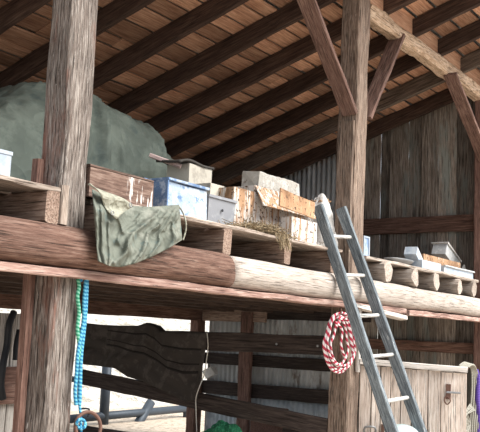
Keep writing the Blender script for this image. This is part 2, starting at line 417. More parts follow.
# boards lie across the joists
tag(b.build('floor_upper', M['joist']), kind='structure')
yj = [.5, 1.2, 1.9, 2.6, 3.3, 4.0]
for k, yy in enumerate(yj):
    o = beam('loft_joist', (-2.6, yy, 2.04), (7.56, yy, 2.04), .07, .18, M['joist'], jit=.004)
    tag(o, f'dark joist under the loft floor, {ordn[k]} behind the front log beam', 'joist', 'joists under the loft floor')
YK = atx(197, 350, XW - .1).y
o = beam('header_beam', (-2.6, YK, 1.9), (XW + .02, YK, 1.9), .12, .2, M['girt'], jit=.005)
tag(o, 'long dark header beam above the open back of the barn', 'beam')
o = beam('ledger_board', (XW - .1, 3.4, 1.9), (XW - .1, YK - .1, 1.9), .06, .2, M['stringer'], jit=.005)
tag(o, 'short brown ledger board below the loft at the back corner', 'board')

# ------------------------------------------------------------------ posts, braces, plate
def post(name, x0, x1, y0, y1, z0, z1, mat, label, lean=0, **k):
    o = beam(name, ((x0 + x1) / 2, (y0 + y1) / 2, z0), ((x0 + x1) / 2 + lean, (y0 + y1) / 2, z1), x1 - x0, y1 - y0, mat, up=(0, 1, 0), jit=.007, ch=.016, **k)
    return tag(o, label, 'post', 'main front posts' if 'front' in label else None)
post('timber_post', -.035, .185, 0, .21, -.02, 5.0, M['post_left'], 'thick grey weathered front post at left, blue rope hanging beside it')
post('timber_post', 3.70, 3.93, 0, .21, -.02, 5.0, M['post_right'], 'tan peeling front post behind the ladder with the red and white rope', lean=.085)
post('timber_post', 7.46, 7.64, .0, .14, -.02, 5.0, M['scab'], 'red brown front post at the right end of the barn')
YK = atx(197, 350, XW - .1).y
post('timber_post', XW - .2, XW - .02, YK - .09, YK + .09, -.02, 1.80, M['girt'], 'dark corner post at the back beside the hanging blanket')
q = atx(246, 350, XW - .12); post('timber_post', XW - .16, XW - .07, q.y - .11, q.y + .11, -.02, 1.95, M['scab'], 'narrow red brown post standing against the corrugated end wall')
o = beam('nailed_board', (-.062, .185, 0), (-.062, .185, 2.60), .05, .06, M['scab'], up=(0, 1, 0)); tag(o, 'narrow red brown board nailed beside the left post', 'board')
o = beam('side_board', (3.71, .1, 2.18), (3.742, .1, at(338, 112, .02).z), .035, .17, M['post_right'], up=(0, 1, 0), jit=.004); tag(o, 'brown board nailed to the left face of the right post', 'board')
o = beam('offcut_board', (-.07, -.06, 2.19), (-.07, -.06, 2.42), .06, .04, M['pallet'], up=(0, 1, 0)); tag(o, 'short grey offcut standing against the left post on the log', 'offcut')
o = beam('plate_beam', (4.02, .085, 4.92), (7.66, .085, 4.92), .17, .165, M['plate'], jit=.012, ch=.03, seg=50)
tag(o, 'pale bark-edged plate beam running from the right post to the end post under the rafters', 'beam')
o = beam('plate_beam', (XL, .085, 4.92), (3.0, .085, 4.92), .17, .165, M['plate'], jit=.012, ch=.03, seg=50)
tag(o, 'plate beam left of the right post above the picture edge', 'beam')
def brace(a, bb, label, Y=.07):
    p0, p1 = at(*a, Y), at(*bb, Y)
    d = (p1 - p0).normalized(); up = V((0, 1, 0))
    o = beam('knee_brace', p0, p1, .045, .165, M['brace'], up=up, jit=.003)
    tag(o, label, 'brace', 'knee braces under the plate beam')
brace((350, 114), (298, -22), 'brown knee brace leaning left from the right post')
brace((364, 119), (398, 36), 'brown knee brace rising right from the right post to the plate')
brace((492, 178), (450, 74), 'brown knee brace at the far right joining plate and end post', -.01)

# ------------------------------------------------------------------ loft front: logs and boards
def log(name, x0, x1, mat, label, r0=.122, r1=.122, zc_=2.062, cut=0, dep=.11):
    seg = 60; vs = []; fs = []; n = 14; sd = random.random() * 50
    for i in range(seg + 1):
        x = x0 + (x1 - x0) * i / seg; r = r0 + (r1 - r0) * i / seg
        for j in range(n):
            q = -math.pi / 2 - math.pi * j / (n - 1)     # half round facing -Y
            yy = dep * -abs(math.cos(q)) ** .75 ; zz = r * math.copysign(abs(math.sin(q)) ** .85, math.sin(q))
            nz = noise.noise(V((x * 1.1 + sd, yy * 5, zz * 5))) * .014
            xx = x + (cut * (-zz) * .45 - cut * abs(yy) * .2 if i == seg else 0) + (0 if i < seg else 0)
            vs.append((xx, -.012 + yy * (1 + nz * 6), zc_ + zz + nz))
    for i in range(seg):
        for j in range(n):
            k = (j + 1) % n; fs.append((i * n + j, (i + 1) * n + j, (i + 1) * n + k, i * n + k))
    fs.append(tuple(range(n))); fs.append(tuple(reversed([seg * n + j for j in range(n)])))
    c = V(((x0 + x1) / 2, -.06, zc_))
    o = mesh_obj(name, [V(v) - c for v in vs], [tuple(reversed(f)) for f in fs], mat, None, Matrix.Translation(c), True)
    return tag(o, label, 'log', 'half-round logs along the loft edge')
xj = at(231, 270, -.1).x
log('loft_log', -2.6, xj, M['log_red'], 'reddish half-round log along the loft edge at left', .13, .128, 2.06, cut=.5, dep=.135)
log('loft_log', xj + .03, 7.5, M['log_white'], 'bleached pale half-round log along the loft edge at right', .116, .118)
o = beam('trim_board', (-2.6, -.045, 1.912), (at(402, 318, -.05).x, -.045, 1.912), .11, .05, M['trim'], jit=.004, seg=50); tag(o, 'thin reddish board under the log at the loft edge, left and middle', 'board')
o = beam('trim_board', (at(392, 318, -.09).x, -.03, 1.905), (7.3, -.03, 1.915), .13, .055, M['trim'], jit=.006, seg=30); 
o.location.y -= 0; o.location.x += .42
tag(o, 'pinkish board under the pale log at the right end of the loft edge', 'board')
o = beam('broken_plank', at(352, 303, -.06) + V((0, 0, -.02)), at(404, 315, -.06) + V((0, 0, -.03)), .09, .045, M['rail_white'], jit=.006); tag(o, 'pale broken plank end below the log just right of the ladder', 'plank')
p = at(359, 315, -.03); o = beam('narrow_strip', (p.x, -.03, 1.30), (p.x, -.03, 1.88), .05, .03, M['rail_white'], up=(0, 1, 0)); tag(o, 'narrow pale strip nailed upright on the right post behind the ladder', 'strip')

def pallet(x0, x1, y0, y1, z0, z1, sx, label, front_mat, rough=0):
    r = empty('pallet', ((x0 + x1) / 2, (y0 + y1) / 2, z0), label, 'pallet', 'old pallets along the loft edge')
    for s in sx:
        beam('stringer', (s - rough * .05, y0 + .005 - rough * random.uniform(0, .05), (z0 + z1) / 2 - .013), (s - rough * random.uniform(0, .1), y1, (z0 + z1) / 2 - .013), .1 + .07 * rough, z1 - z0 - .028, front_mat if rough else M['stringer'], r, jit=.006 + .006 * rough, ch=.012, round_=.75 * rough)
    n = 6; w = (y1 - y0) / n
    for i in range(n):
        yy = y0 + w * (i + .5)
        beam('deck_board', (x0, yy, z1 - .014), (x1, yy, z1 - .014), w - (.02 if i else .01), .03, front_mat, r, jit=.005, ch=.006)
    return r
pallet(-1.5, -.105, -.075, .9, 2.185, 2.40, (-1.44, -.8, -.16), 'grey pallet on the loft edge at the left, beside the left post', M['pallet'])
pallet(.3, 3.42, -.06, .92, 2.185, 2.405, (.36, .95, 1.61, 2.47, 3.25), 'long grey pallet on the loft edge between the two big posts', M['pallet'])
pallet(3.93, 7.1, -.06, .92, 2.185, 2.405, (4.38, 5.06, 5.74, 6.44, 6.97), 'pale pallet on the loft edge right of the ladder', M['palepallet'], 1)
PT = 2.405

# ------------------------------------------------------------------ the big tarp pile
SYp = 1.75
sil = [at(x, y, SYp) for x, y in [(-60, 110), (-20, 100), (0, 95), (14, 88), (28, 83), (45, 86), (65, 94), (85, 104), (100, 112), (116, 121), (128, 127), (136, 138), (143, 152), (150, 170), (156, 192), (161, 215)]]
sil = [V((sil[0].x - .8, SYp, 2.9)), ] + sil
sil = [V((sil[0].x - .25, SYp, 2.2))] + sil
def S(x):
    for a, c in zip(sil, sil[1:]):
        if a.x <= x <= c.x: return a.z + (c.z - a.z) * (x - a.x) / max(1e-6, c.x - a.x)
    return 2.17
x_a, x_b = sil[0].x, sil[-1].x
def pile(u, v):
    x = x_a + (x_b - x_a) * u; t_ = 2 * v - 1
    g = max(0, 1 - abs(t_) ** 5) ** .6
    h = max(.0, S(x) - 2.17)
    y = 1.85 + .83 * t_ * (1 - .12 * (1 - g))
    f = math.sin(x * 9 + 3 * noise.noise(V((x * 2, y * 2, 0)))) * .022 * abs(t_) + .06 * noise.noise(V((x * 2.2, y * 2.2, 5)))
    rdg = (1 - abs(noise.noise(V((x * 3.1 + y, y * 2.4, 9))))) ** 6 * .11 + (1 - abs(noise.noise(V((x * 1.3 - 2 * y, y * 3 + x, 2))))) ** 8 * .12
    rt = max(0, (x - (x_b - .55)) / .55)
    f += .05 * rt * math.sin(y * 26 + 4 * noise.noise(V((x, y * 3, 0))))
    hh = h * g * (1 - .06 * abs(t_)) + (f + .3 * rdg - .03) * min(1, h * 3) * min(1, g * 2)
    cr = 0
    for (ua, va, ub, vb, wd, am) in ((.56, .46, .62, .05, .012, .07), (.62, .3, .70, .04, .012, .05), (.66, .42, .60, .02, .011, .04), (.84, .42, .90, .02, .014, .08), (.88, .4, .955, .03, .014, .08), (.92, .42, .99, .1, .014, .07), (.78, .4, .83, .03, .012, .05), (.72, .2, .80, .1, .012, .04), (.48, .3, .56, .08, .012, .05)):
        dx, dy = (ub - ua), (vb - va) * .4; k_ = max(0, min(1, ((u - ua) * dx + (v - va) * .4 * dy) / (dx * dx + dy * dy)))
        d = math.hypot(u - ua - k_ * dx, (v - va) * .4 - k_ * dy) + .004 * noise.noise(V((x * 5, v * 9, 1)))
        cr += am * math.exp(-abs(d / wd))
    y -= cr * 1.0; hh += cr * .4 * g
    xm = .5 * (x_a + x_b); x = xm + (x - xm) * (1 - (.30 if x > xm else .1) * t_ * t_)
    return (x + .04 * rt * math.sin(y * 26), y + f * .8, 2.172 + max(0, hh))
tp = grid('tarpaulin_pile', pile, 130, 70, M['tarp'], thick=.006)
tag(tp, 'big grey green tarpaulin covering a pile on the loft behind the left post', 'tarpaulin')

# ------------------------------------------------------------------ goods on the loft, left to right
def solid_box(name, px0, py0, px1, py1, Y, depth, mat, label, cat, lid=None, z0=PT, rot=0, jit=.004):
    a, c = at(px0, py1, Y), at(px1, py1, Y); t_ = at((px0 + px1) / 2, py0, Y).z
    b = MB(); b.beam((a.x, Y + depth / 2, (z0 + t_) / 2), (c.x, Y + depth / 2, (z0 + t_) / 2), depth, t_ - z0, jit=jit, ch=.006)
    return b, (a.x, c.x, t_)
# pale blue box
bx = at(10, 176, .25); r = empty('plastic_box', (bx.x - .12, .35, PT), 'pale blue box on the left pallet at the edge of the picture', 'box')
zt = at(8, 151, .25).z
mb = MB(); crate_geo(mb, V((bx.x - .17, .37, PT)), .34, .24, zt - PT - .02, wall=.012); mb.build('body', M['paleblue'], r)
mb = MB(); mb.box((bx.x - .345, .245, zt - .022), (bx.x + .005, .495, zt)); mb.build('lid', M['paleblue'], r)
# brown wooden crate with splashes
a0, a1 = at(87, 168, .03), at(153, 178, .03); b1 = at(151, 207, .03)
r = empty('wooden_crate', ((a0.x + a1.x) / 2, .2, PT), 'brown wooden crate splashed white, on the pallet right of the left post', 'crate')
zt = (a0.z + a1.z) / 2 - .01; zb = PT + .002; X0, X1 = a0.x + .02, a1.x
th = .022
t = NT('splashed crate'); co, rr = t.coord(False)
base = t.ramp(t.noise(t.map(co, (3, 30, 30)), 2.2, 7, .7), [(.34, (.07, .042, .033)), (.5, (.165, .105, .083)), (.66, (.29, .21, .17))])
sx_ = t.n('ShaderNodeSeparateXYZ'); t.l(co, sx_.inputs[0])
s1 = t.noise(t.map(co, (15, 3, 2.5)), 1.3, 5, .7)
msk = t.math('MULTIPLY', t.ramp(s1, [(.55, (0, 0, 0)), (.59, (1, 1, 1))]), t.ramp(t.math('ADD', t.math('MULTIPLY', sx_.outputs[0], 1.0), .5), [(.52, (0, 0, 0)), (.60, (1, 1, 1))]))
M['splash'] = t.done(t.mix(msk, base, (.78, .76, .73)), .85)
beam('front_board', (X0, .03, (zt + zb) / 2), (X1, .03, (zt + zb) / 2), th, zt - zb, M['splash'], r)
beam('back_board', (X0, .37, (zt + zb) / 2), (X1, .37, (zt + zb) / 2), th, zt - zb, M['crate'], r)
beam('end_board', (X0 + .011, .042, (zt + zb) / 2), (X0 + .011, .358, (zt + zb) / 2), th, zt - zb, M['crate'], r)
beam('end_board', (X1 - .011, .042, (zt + zb) / 2), (X1 - .011, .358, (zt + zb) / 2), th, zt - zb, M['crate'], r)
beam('top_board', (X0, .2, zt + .008), (X1, .2, zt + .008), .36, .014, M['crate'], r)
# draped canvas
top = [(92, 189), (106, 197), (120, 203), (134, 206), (148, 207), (164, 206), (179, 205)]
bot = [(98, 261), (109, 266), (121, 267), (136, 263), (151, 257), (167, 249), (182, 240)]
def drape(u, v):
    px = lerpl([V((*p, 0)) for p in top], u) * (1 - v) + lerpl([V((*p, 0)) for p in bot], u) * v
    n1 = noise.noise(V((u * 3.5, v * 3, 1))); n2 = noise.noise(V((u * 8, v * 6, 4)))
    uu, vv = u + .05 * n1 + .02 * n2, v + .06 * n1
    h = 0
    for (ua, va, ub, vb, wd, am) in ((.02, .1, .02, 1.1, .03, .035), (.09, .0, .10, 1.1, .03, .045), (.19, .35, .17, 1.1, .03, .03), (.82, .0, .24, .95, .035, .05),
                                     (.62, .1, .30, .62, .025, .03), (.92, .05, .46, 1.0, .035, .045), (.97, .1, .66, 1.0, .03, .04), (1.0, .2, .85, 1.05, .03, .035), (.42, .62, .36, 1.0, .025, .025), (.24, .1, .40, .5, .03, .03)):
        dx, dy = ub - ua, vb - va; t_ = max(0, min(1, ((uu - ua) * dx + (vv - va) * dy) / (dx * dx + dy * dy)))
        d = math.hypot(uu - ua - t_ * dx, (vv - va - t_ * dy) * .8)
        h += am * math.exp(-abs(d / wd) ** 1.3) * min(1, v * 4)
    hol = math.exp(-((u - .45) / .17) ** 2 - ((v - .22) / .2) ** 2) * .05
    Y = -.16 - .03 * v - h + hol + .02 * n1 + .012 * n2 + .07 * max(0, .25 - v) * 3
    return at(px.x, px.y, min(-.09, Y))
r = empty('canvas_sheet', at(140, 215, -.1), 'pale green canvas sheet draped over the loft edge right of the left post', 'canvas')
grid('cloth', drape, 110, 60, M['drape'], r, thick=.005)
fl = [at(88, 184, -.14), at(133, 206, -.17), at(113, 219, -.2)]
def flap(u, v):
    p = fl[0] * (1 - v) + (fl[1] * (1 - u) + fl[2] * u) * v
    return p + V((0, .02 * math.sin(v * 7 + u * 3) - .02, .0))
grid('folded_corner', flap, 14, 14, M['flap'], r, thick=.006)
for (px, py) in ((112, 213), (130, 205)):
    p = at(px, py, -.215); cc = [p + V((.012 * math.cos(q), -.004, .012 * math.sin(q))) for q in [i * math.pi / 5 for i in range(10)]]
    tube('grommet', cc, .003, M['metal'], r, 6, True, 2)
tube('loose_cord', [at(178, 205, -.09), at(184, 215, -.14), at(186, 228, -.16), at(183, 240, -.15)], .006, M['flap'], r)
# blue flaking box
a0, a1 = at(166, 220, .06), at(206, 220, .06); zt = at(186, 184, .06).z
r = empty('painted_box', ((a0.x + a1.x) / 2, .2, PT), 'square box with flaking blue and white paint on the long pallet', 'box')
mb = MB(); mb.beam((a0.x, .2, (PT + zt) / 2), (a1.x, .2, (PT + zt) / 2), .28, zt - PT - .004, jit=.006, ch=.012); mb.build('body', M['bluebox'], r)
mb = MB(); mb.box((a0.x - .012, .05, PT + .003), (a0.x - .001, .34, zt - .004), .002); mb.build('side_panel', M['blueside'], r)
mb = MB(); mb.box((a0.x - .01, .045, zt - .002), (a1.x + .01, .35, zt + .014), .003); mb.build('lid', M['blueside'], r)
# blue tub left of it
p = at(159, 203, .25); zt2 = at(158, 180, .25).z
mb = MB(); crate_geo(mb, V((p.x - .04, .38, PT)), .2, .2, zt2 - PT, wall=.012); o = mb.build('plastic_tub', M['blueside']); tag(o, 'dark blue tub wedged between the brown crate and the blue painted box', 'tub')
# cream crate behind, dark felt and pink lath on it
a0, a1 = at(180, 186, .75), at(203, 186, .75); zt = at(195, 168, .75).z
mb = MB(); crate_geo(mb, V(((a0.x + a1.x) / 2, .78, PT)), a1.x - a0.x, .24, zt - PT, wall=.014); o = mb.build('cream_crate', M['cream']); tag(o, 'cream box standing behind the blue painted box', 'box')
cx_, cz_ = (a0.x + a1.x) / 2, zt
def felt(u, v):
    x = a0.x - .14 + (.14 + a1.x - a0.x + .02) * u; y = .65 + .26 * v
    return (x, y, zt + .012 + .035 * math.sin(u * 5 + v) * (1 - u) + .012 * noise.noise(V((x * 6, y * 6, 0))) - .03 * (1 - u) * (1 - u))
o = grid('felt_sheet', felt, 24, 12, M['darkfold'], thick=.02); tag(o, 'dark folded sheet lying on top of the cream box', 'sheet')
o = beam('wooden_lath', at(150, 153, .95), at(181, 164, .72), .05, .035, M['pink']); o.location.z -= .02; tag(o, 'thin pinkish lath leaning on the tarpaulin pile above the blue box', 'lath')
# grey bin and pale carton behind
a0, a1 = at(208, 218, .1), at(235, 222, .1); zt = at(221, 197, .1).z; w = a1.x - a0.x
r = empty('grey_bin', ((a0.x + a1.x) / 2, .2, PT), 'small grey plastic bin between the blue painted box and the cardboard boxes', 'bin')
mb = MB(); m4 = []
for (z, e) in ((PT + .002, .012), (zt - .02, 0)):
    m4 += [(a0.x + e, .1 + e, z), (a1.x - e, .1 + e, z), (a1.x - e, .34 - e, z), (a0.x + e, .34 - e, z)]
mb.add(m4, [(0, 3, 2, 1), (4, 5, 6, 7), (0, 1, 5, 4), (1, 2, 6, 5), (2, 3, 7, 6), (3, 0, 4, 7)]); mb.build('body', M['greybin'], r)
mb = MB(); mb.box((a0.x - .01, .09, zt - .02), (a1.x + .01, .35, zt), .002); mb.build('rim', M['greybin'], r)
p = V((a0.x + w * .48, .097, (PT + zt) / 2 + .015)); mb = MB(); mb.beam(p, p + V((0, -.008, 0)), .02, .02, round_=1); mb.build('knob', M['black'], r)
a2, a3 = at(202, 200, .5), at(216, 200, .5); zt = at(209, 185, .5).z
mb = MB(); crate_geo(mb, V(((a2.x + a3.x) / 2, .52, PT)), a3.x - a2.x, .2, zt - PT, wall=.012); o = mb.build('pale_carton', M['cream']); tag(o, 'pale carton half hidden behind the grey plastic bin', 'box')
# cardboard boxes
def carton(name, cx, cy, z0, sx, sy, sz, rot, mat, label, flaps=(), roll=0, mat2=None):
    r = empty(name, (cx, cy, z0), label, 'box', 'stained cardboard boxes on the long pallet')
    mb = MB(); crate_geo(mb, V((cx, cy, z0)), sx, sy, sz, rot, wall=.008, roll=roll); mb.build('body', mat, r)
    m = Matrix.Translation((cx, cy, z0)) @ Matrix.Rotation(rot, 4, 'Z') @ Matrix.Rotation(roll, 4, 'X')
    for (side, ang, L) in flaps:
        d = {'front': 0, 'right': 90, 'back': 180, 'left': 270}[side]; hw = (sx if side in ('front', 'back') else sy) / 2; hd = (sy if side in ('front', 'back') else sx) / 2
        k = m @ Matrix.Rotation(math.radians(d), 4, 'Z') @ Matrix.Translation((0, -hd, sz)) @ Matrix.Rotation(math.radians(ang), 4, 'X')
        f = MB(); f.box((-hw + .005, -L, -.003), (hw - .005, 0, .003), .003); g = MB(); g.add(f.v, f.f, k); g.build('flap', mat2 or mat, r)
    return r
a0, a1 = at(237, 226, .22), at(264, 226, .22); zt = at(248, 189, .22).z
carton('cardboard_box', (a0.x + a1.x) / 2 + .02, .4, PT, a1.x - a0.x + .04, .3, zt - PT, -.05, M['card'], 'brown cardboard box streaked white at the left of the cardboard stack', [('back', 60, .12)])
a0, a1 = at(256, 215, .18), at(314, 224, .18); zt = at(285, 192, .18).z; zb = at(285, 222, .18).z
carton('cardboard_box', (a0.x + a1.x) / 2 + .03, .38, PT, a1.x - a0.x - .05, .3, zt - PT, -.02, M['card3'], 'white streaked cardboard box with an open flap below the pulpy tray', [('front', 62, .2), ('right', 70, .12)], 0, M['card'])
a0, a1 = at(281, 200, .0), at(314, 212, .0)
o = beam('cardboard_piece', at(280, 197, -.02) + V((0, 0, 0)), at(314, 211, -.02), .012, .15, M['card2'], jit=.004); tag(o, 'torn orange brown cardboard flap lying against the white streaked box', 'cardboard')
a0, a1 = at(292, 235, -.02), at(318, 240, -.02); zt = at(303, 219, -.02).z
carton('cardboard_box', (a0.x + a1.x) / 2, .045, PT, a1.x - a0.x, .11, max(.08, zt - PT), .02, M['card3'], 'low whitened cardboard carton at the pallet edge below the orange flap', [('back', 100, .05)])
# pulpy tray on top
a0, a1 = at(257, 197, .3), at(299, 197, .3); zt = at(275, 176, .3).z; zb = max(at(275, 192, .25).z, 2.66)
def pulp_geo():
    b = MB(); b.beam((a0.x, .38, (zb + zt) / 2), (a1.x, .38, (zb + zt) / 2), .17, zt - zb, jit=.008, ch=.008, seg=14); return b
zb = at(285, 192, .18).z + .01
o = pulp_geo().build('pulp_tray', M['pulp']); tag(o, 'grey white pulpy tray on top of the cardboard boxes', 'tray')
# straw
b = MB(); sc = at(265, 228, -.0)
for i in range(420):
    x = random.gauss(0, .22); y = random.uniform(-.07, .09); h = max(.0, .075 - abs(x) * .12) * random.random()
    p = V((sc.x + .02 + x, .02 + y, PT + .006 + h)); q = V((random.gauss(0, 1), random.gauss(0, .6), random.gauss(0, .35))).normalized() * random.uniform(.04, .1)
    p0, p1 = p - q, p + q
    p0.z = max(p0.z, PT + .004); p1.z = max(p1.z, PT + .004)
    b.beam(p0, p1, .004, .004, seg=1, jit=0, ch=.001)
o = b.build('straw', M['straw']); tag(o, 'loose straw and nest litter in front of the cardboard boxes', 'straw', kind='stuff')
b = MB(); sc = at(282, 240, -.09)
for i in range(70):
    x = random.gauss(0, .05); p0 = V((sc.x + x, -.1 + random.uniform(-.01, .03), PT + .012)); p1 = p0 + V((random.gauss(0, .03), -.02, -random.uniform(.03, .14)))
    b.beam(p0, p1, .004, .004, seg=1, jit=0, ch=.001)
o = b.build('hanging_straw', M['straw']); tag(o, 'wisps of straw hanging over the pallet edge below the nest', 'straw', kind='stuff')
# crumpled white sack
p = at(322, 240, .16); ztp = at(322, 196, .16).z; H = ztp - PT
def sack(u, v):
    q = 2 * math.pi * u; w = (1 - .55 * v ** 2) * (1 if v > .04 else .8)
    rr = 1 + .22 * noise.noise(V((math.cos(q) * 2.2, math.sin(q) * 2.2, v * 3))) + .1 * noise.noise(V((math.cos(q) * 6, math.sin(q) * 6, v * 9)))
    return (p.x + .15 + (.19 * w * rr * math.cos(q)), .27 + .15 * w * rr * math.sin(q), PT + .003 + H * v * (1 + .08 * math.sin(q * 2)) * (1 if v < .99 else 1))
r = empty('paper_sack', (p.x, .24, PT), 'crumpled white paper sack behind the top of the ladder', 'sack')
grid('bag', sack, 48, 20, M['sack'], r, thick=.004)
def sackfold(u, v):
    return (p.x + .04 + .2 * u, .2 + .12 * v, ztp - .03 + .05 * noise.noise(V((u * 4, v * 4, 7))) + .02 * u)
grid('folded_top', sackfold, 14, 8, M['card2'], r, thick=.006)
# right of the post
a = at(365, 252, .3); zt = at(365, 236, .3).z
r = empty('small_frame', (a.x + .04, .3, PT), 'small blue-rimmed frame standing beside the right post on the loft', 'frame')
w_, z0_, z1_ = .14, PT + .002, zt
xc = a.x + .02
for nm, lo, hi in (('frame_side', (xc - w_ / 2, .29, z0_), (xc - w_ / 2 + .018, .31, z1_)), ('frame_side', (xc + w_ / 2 - .018, .29, z0_), (xc + w_ / 2, .31, z1_)), ('frame_rail', (xc - w_ / 2 + .018, .29, z1_ - .018), (xc + w_ / 2 - .018, .31, z1_)), ('frame_rail', (xc - w_ / 2 + .018, .29, z0_), (xc + w_ / 2 - .018, .31, z0_ + .018))):
    mb = MB(); mb.box(lo, hi); mb.build(nm, M['paleblue'], r)
mb = MB(); mb.box((xc - w_ / 2 + .018, .298, z0_ + .018), (xc + w_ / 2 - .018, .304, z1_ - .018)); mb.build('panel', M['midblue'], r)
# flat dusty lids
a0, a1 = at(381, 258, .25), at(402, 260, .25)
def saucer(c, rx, ry, h, name, mat, label, cat):
    def fn(u, v):
        q = 2 * math.pi * u; return (c.x + rx * v * math.cos(q), c.y + ry * v * math.sin(q), c.z + h * (v ** 2.5) + (.006 if v > .9 else 0))
    o = grid(name, fn, 32, 10, mat, thick=.006); return tag(o, label, cat)
saucer(V(((a0.x + a1.x) / 2 - .1, .12, PT + .006)), (a1.x - a0.x) / 2, .13, .055, 'shallow_dish', M['metal'], 'shallow grey dish lying on the right pallet near the post', 'dish')
# white tilted bin
p0 = at(428, 262, .42); p1 = at(462, 270, .42)
r = empty('tilted_bin', (p0.x + .3, .55, PT), 'white plastic bin lying tilted on the goods at the right of the loft', 'bin')
ctr = at(450, 260, .5)
mw = Matrix.Translation(ctr) @ Matrix.Rotation(math.radians(22), 4, 'Y')
b = MB(); b.box((-.40, -.1, -.12), (.40, .1, .03), .008); g = MB(); g.add(b.v, b.f, mw); g.build('body', M['white'], r)
b = MB(); b.box((-.42, -.115, .03), (.42, .115, .05), .004); g = MB(); g.add(b.v, b.f, mw); g.build('lid', M['sack'], r)
# cardboard tray
a0, a1 = at(421, 268, .2), at(458, 275, .2); zt = at(440, 260, .2).z
carton('cardboard_tray', (a0.x + a1.x) / 2, .27, PT, a1.x - a0.x, .2, zt - PT + .02, 0, M['card2'], 'brown cardboard tray in front of the tilted white bin', ())
# blue tub tilted
p = at(416, 268, .06)
r0 = MB(); crate_geo(r0, V((p.x + .02, .1, PT + .075)), .3, .14, .1, .1, math.radians(30), wall=.01); o = r0.build('blue_container', M['paleblue']); tag(o, 'small blue container tipped over on the right pallet edge', 'container')
a0, a1 = at(421, 274, .0), at(440, 276, .0)
mb = MB(); crate_geo(mb, V(((a0.x + a1.x) / 2, .05, PT)), a1.x - a0.x, .12, .1, wall=.008); o = mb.build('blue_tray', M['paleblue']); tag(o, 'small pale blue tray beside the tipped blue container', 'tray')
a0, a1 = at(444, 284, .02), at(473, 288, .02); zt = at(455, 268, .02).z
r = empty('long_tray', ((a0.x + a1.x) / 2, .1, PT), 'long pale blue tray on the pallet edge at the far right', 'tray')
mb = MB(); crate_geo(mb, V(((a0.x + a1.x) / 2, .11, PT)), a1.x - a0.x, .18, zt - PT, wall=.012); mb.build('body', M['paleblue'], r)
mb = MB(); mb.beam((a0.x - .01, .01, zt), (a1.x + .01, .01, zt), .024, .018); mb.build('rim', M['white'], r)
p = at(469, 268, .3)
def rag(u, v):
    q = 2 * math.pi * u; rr = .13 * (1 - v * .8) * (1 + .4 * noise.noise(V((math.cos(q) * 2, math.sin(q) * 2, v * 3 + 8))))
    return (p.x + rr * math.cos(q), .36 + rr * .7 * math.sin(q), PT + .003 + (at(470, 262, .3).z - PT) * v)
o = grid('crumpled_paper', rag, 24, 10, M['sack'], thick=.004, smooth=False); tag(o, 'crumpled white paper behind the long pale blue tray', 'paper')

# ------------------------------------------------------------------ ladder
A0, B0 = at(318, 206, .06), at(392, 432, -.65)
A1, B1 = at(341, 208, .06), at(421, 432, -.65)
def ext(a, c): d = c - a; return a + d * ((a.z - .0) / (a.z - c.z))
G0, G1 = ext(A0, B0), ext(A1, B1)
r = empty('ladder', ((G0 + G1) / 2), 'blue grey wooden ladder leaning on the loft edge in front of the right post', 'ladder')
rdir = (A1 - A0).normalized(); upv = (G0 - A0).normalized().cross(rdir)
for a, g in ((A0, G0), (A1, G1)):
    beam('rail', g, a, .05, .10, M['paintwood'], r, up=upv, jit=.002, ch=.006, seg=30)
for y in (236, 275, 316, 357, 402, 450, 500):
    lo, hi = 0, 1
    for _ in range(40):
        m_ = (lo + hi) / 2
        if proj(A0 + (G0 - A0) * m_)[1] < y: lo = m_
        else: hi = m_
    pa, pb = A0 + (G0 - A0) * lo, A1 + (G1 - A1) * lo
    d = (pb - pa).normalized()
    mb = MB(); mb.beam(pa - d * .01, pb + d * .01, .034, .034, round_=1, jit=.001, seg=8); mb.build('rung', M['rung'], r, smooth=True)

# ------------------------------------------------------------------ gate
H0, H1 = at(360, 361, -.03), at(467, 370, -.9)
gd = V((H1.x - H0.x, H1.y - H0.y, 0)); GL = gd.length; gd.normalize(); gn = V((gd.y, -gd.x, 0))
if gn.x > 0: gn = -gn
r = empty('stall_gate', ((H0 + H1) / 2 * 1.0).xy.to_3d(), 'bleached plank stall gate standing open behind the ladder', 'gate')
b = MB(); cuts = [0, .095, .19, .285, .39, .485, .63, .76, 1.0]
def gz(s): return H0.z + (H1.z - H0.z) * s - .03
edges = [360, 372, 381, 391, 401, 412, 428, 441, 467]
def sfor(px):
    lo, hi = -.1, 1.1
    for _ in range(40):
        m_ = (lo + hi) / 2
        if proj(H0 + (H1 - H0) * m_)[0] < px: lo = m_
        else: hi = m_
    return lo
E_ = [sfor(x) for x in edges]
for s0, s1 in zip(E_, E_[1:]):
    sm = (s0 + s1) / 2; c = H0 + gd * (GL * sm)
    b.beam((c.x, c.y, .06), (c.x, c.y, gz(sm) - random.uniform(0, .012)), (s1 - s0) * GL - .008, .026, up=gn, jit=.002, ch=.003)
b.build('board_panel', M['gate'], r)
q0, q1 = H0 + gn * .03, H1 + gn * .03
beam('top_rail', q0, q1, .05, .055, M['rail_white'], r, jit=.003)
beam('cross_rail', V((H0.x, H0.y, .35)) - gn * .035, V((H1.x, H1.y, .35)) - gn * .035, .04, .1, M['gate'], r)
def gp(px, py, off=.03):
    s = sfor(px); p = H0 + gd * (GL * s); 
    lo, hi = 0, 2
    for _ in range(40):
        m_ = (lo + hi) / 2
        if proj((p.x, p.y, m_))[1] > py: lo = m_
        else: hi = m_
    return V((p.x, p.y, lo)) + gn * off
b = MB(); b.beam(gp(448, 384, .02), gp(448, 399, .02), .045, .012, up=gn); la = b.build('latch', M['rust'], r)
mb = MB(); mb.beam(gp(446, 392, .03), gp(460, 393, .03), .018, .014, up=gn); mb.build('bolt', M['metal'], la)
tube('bolt_ring', [gp(446, 396, .03), gp(444, 400, .05), gp(447, 404, .04), gp(450, 400, .05)], .006, M['rust'], r, 6, True)
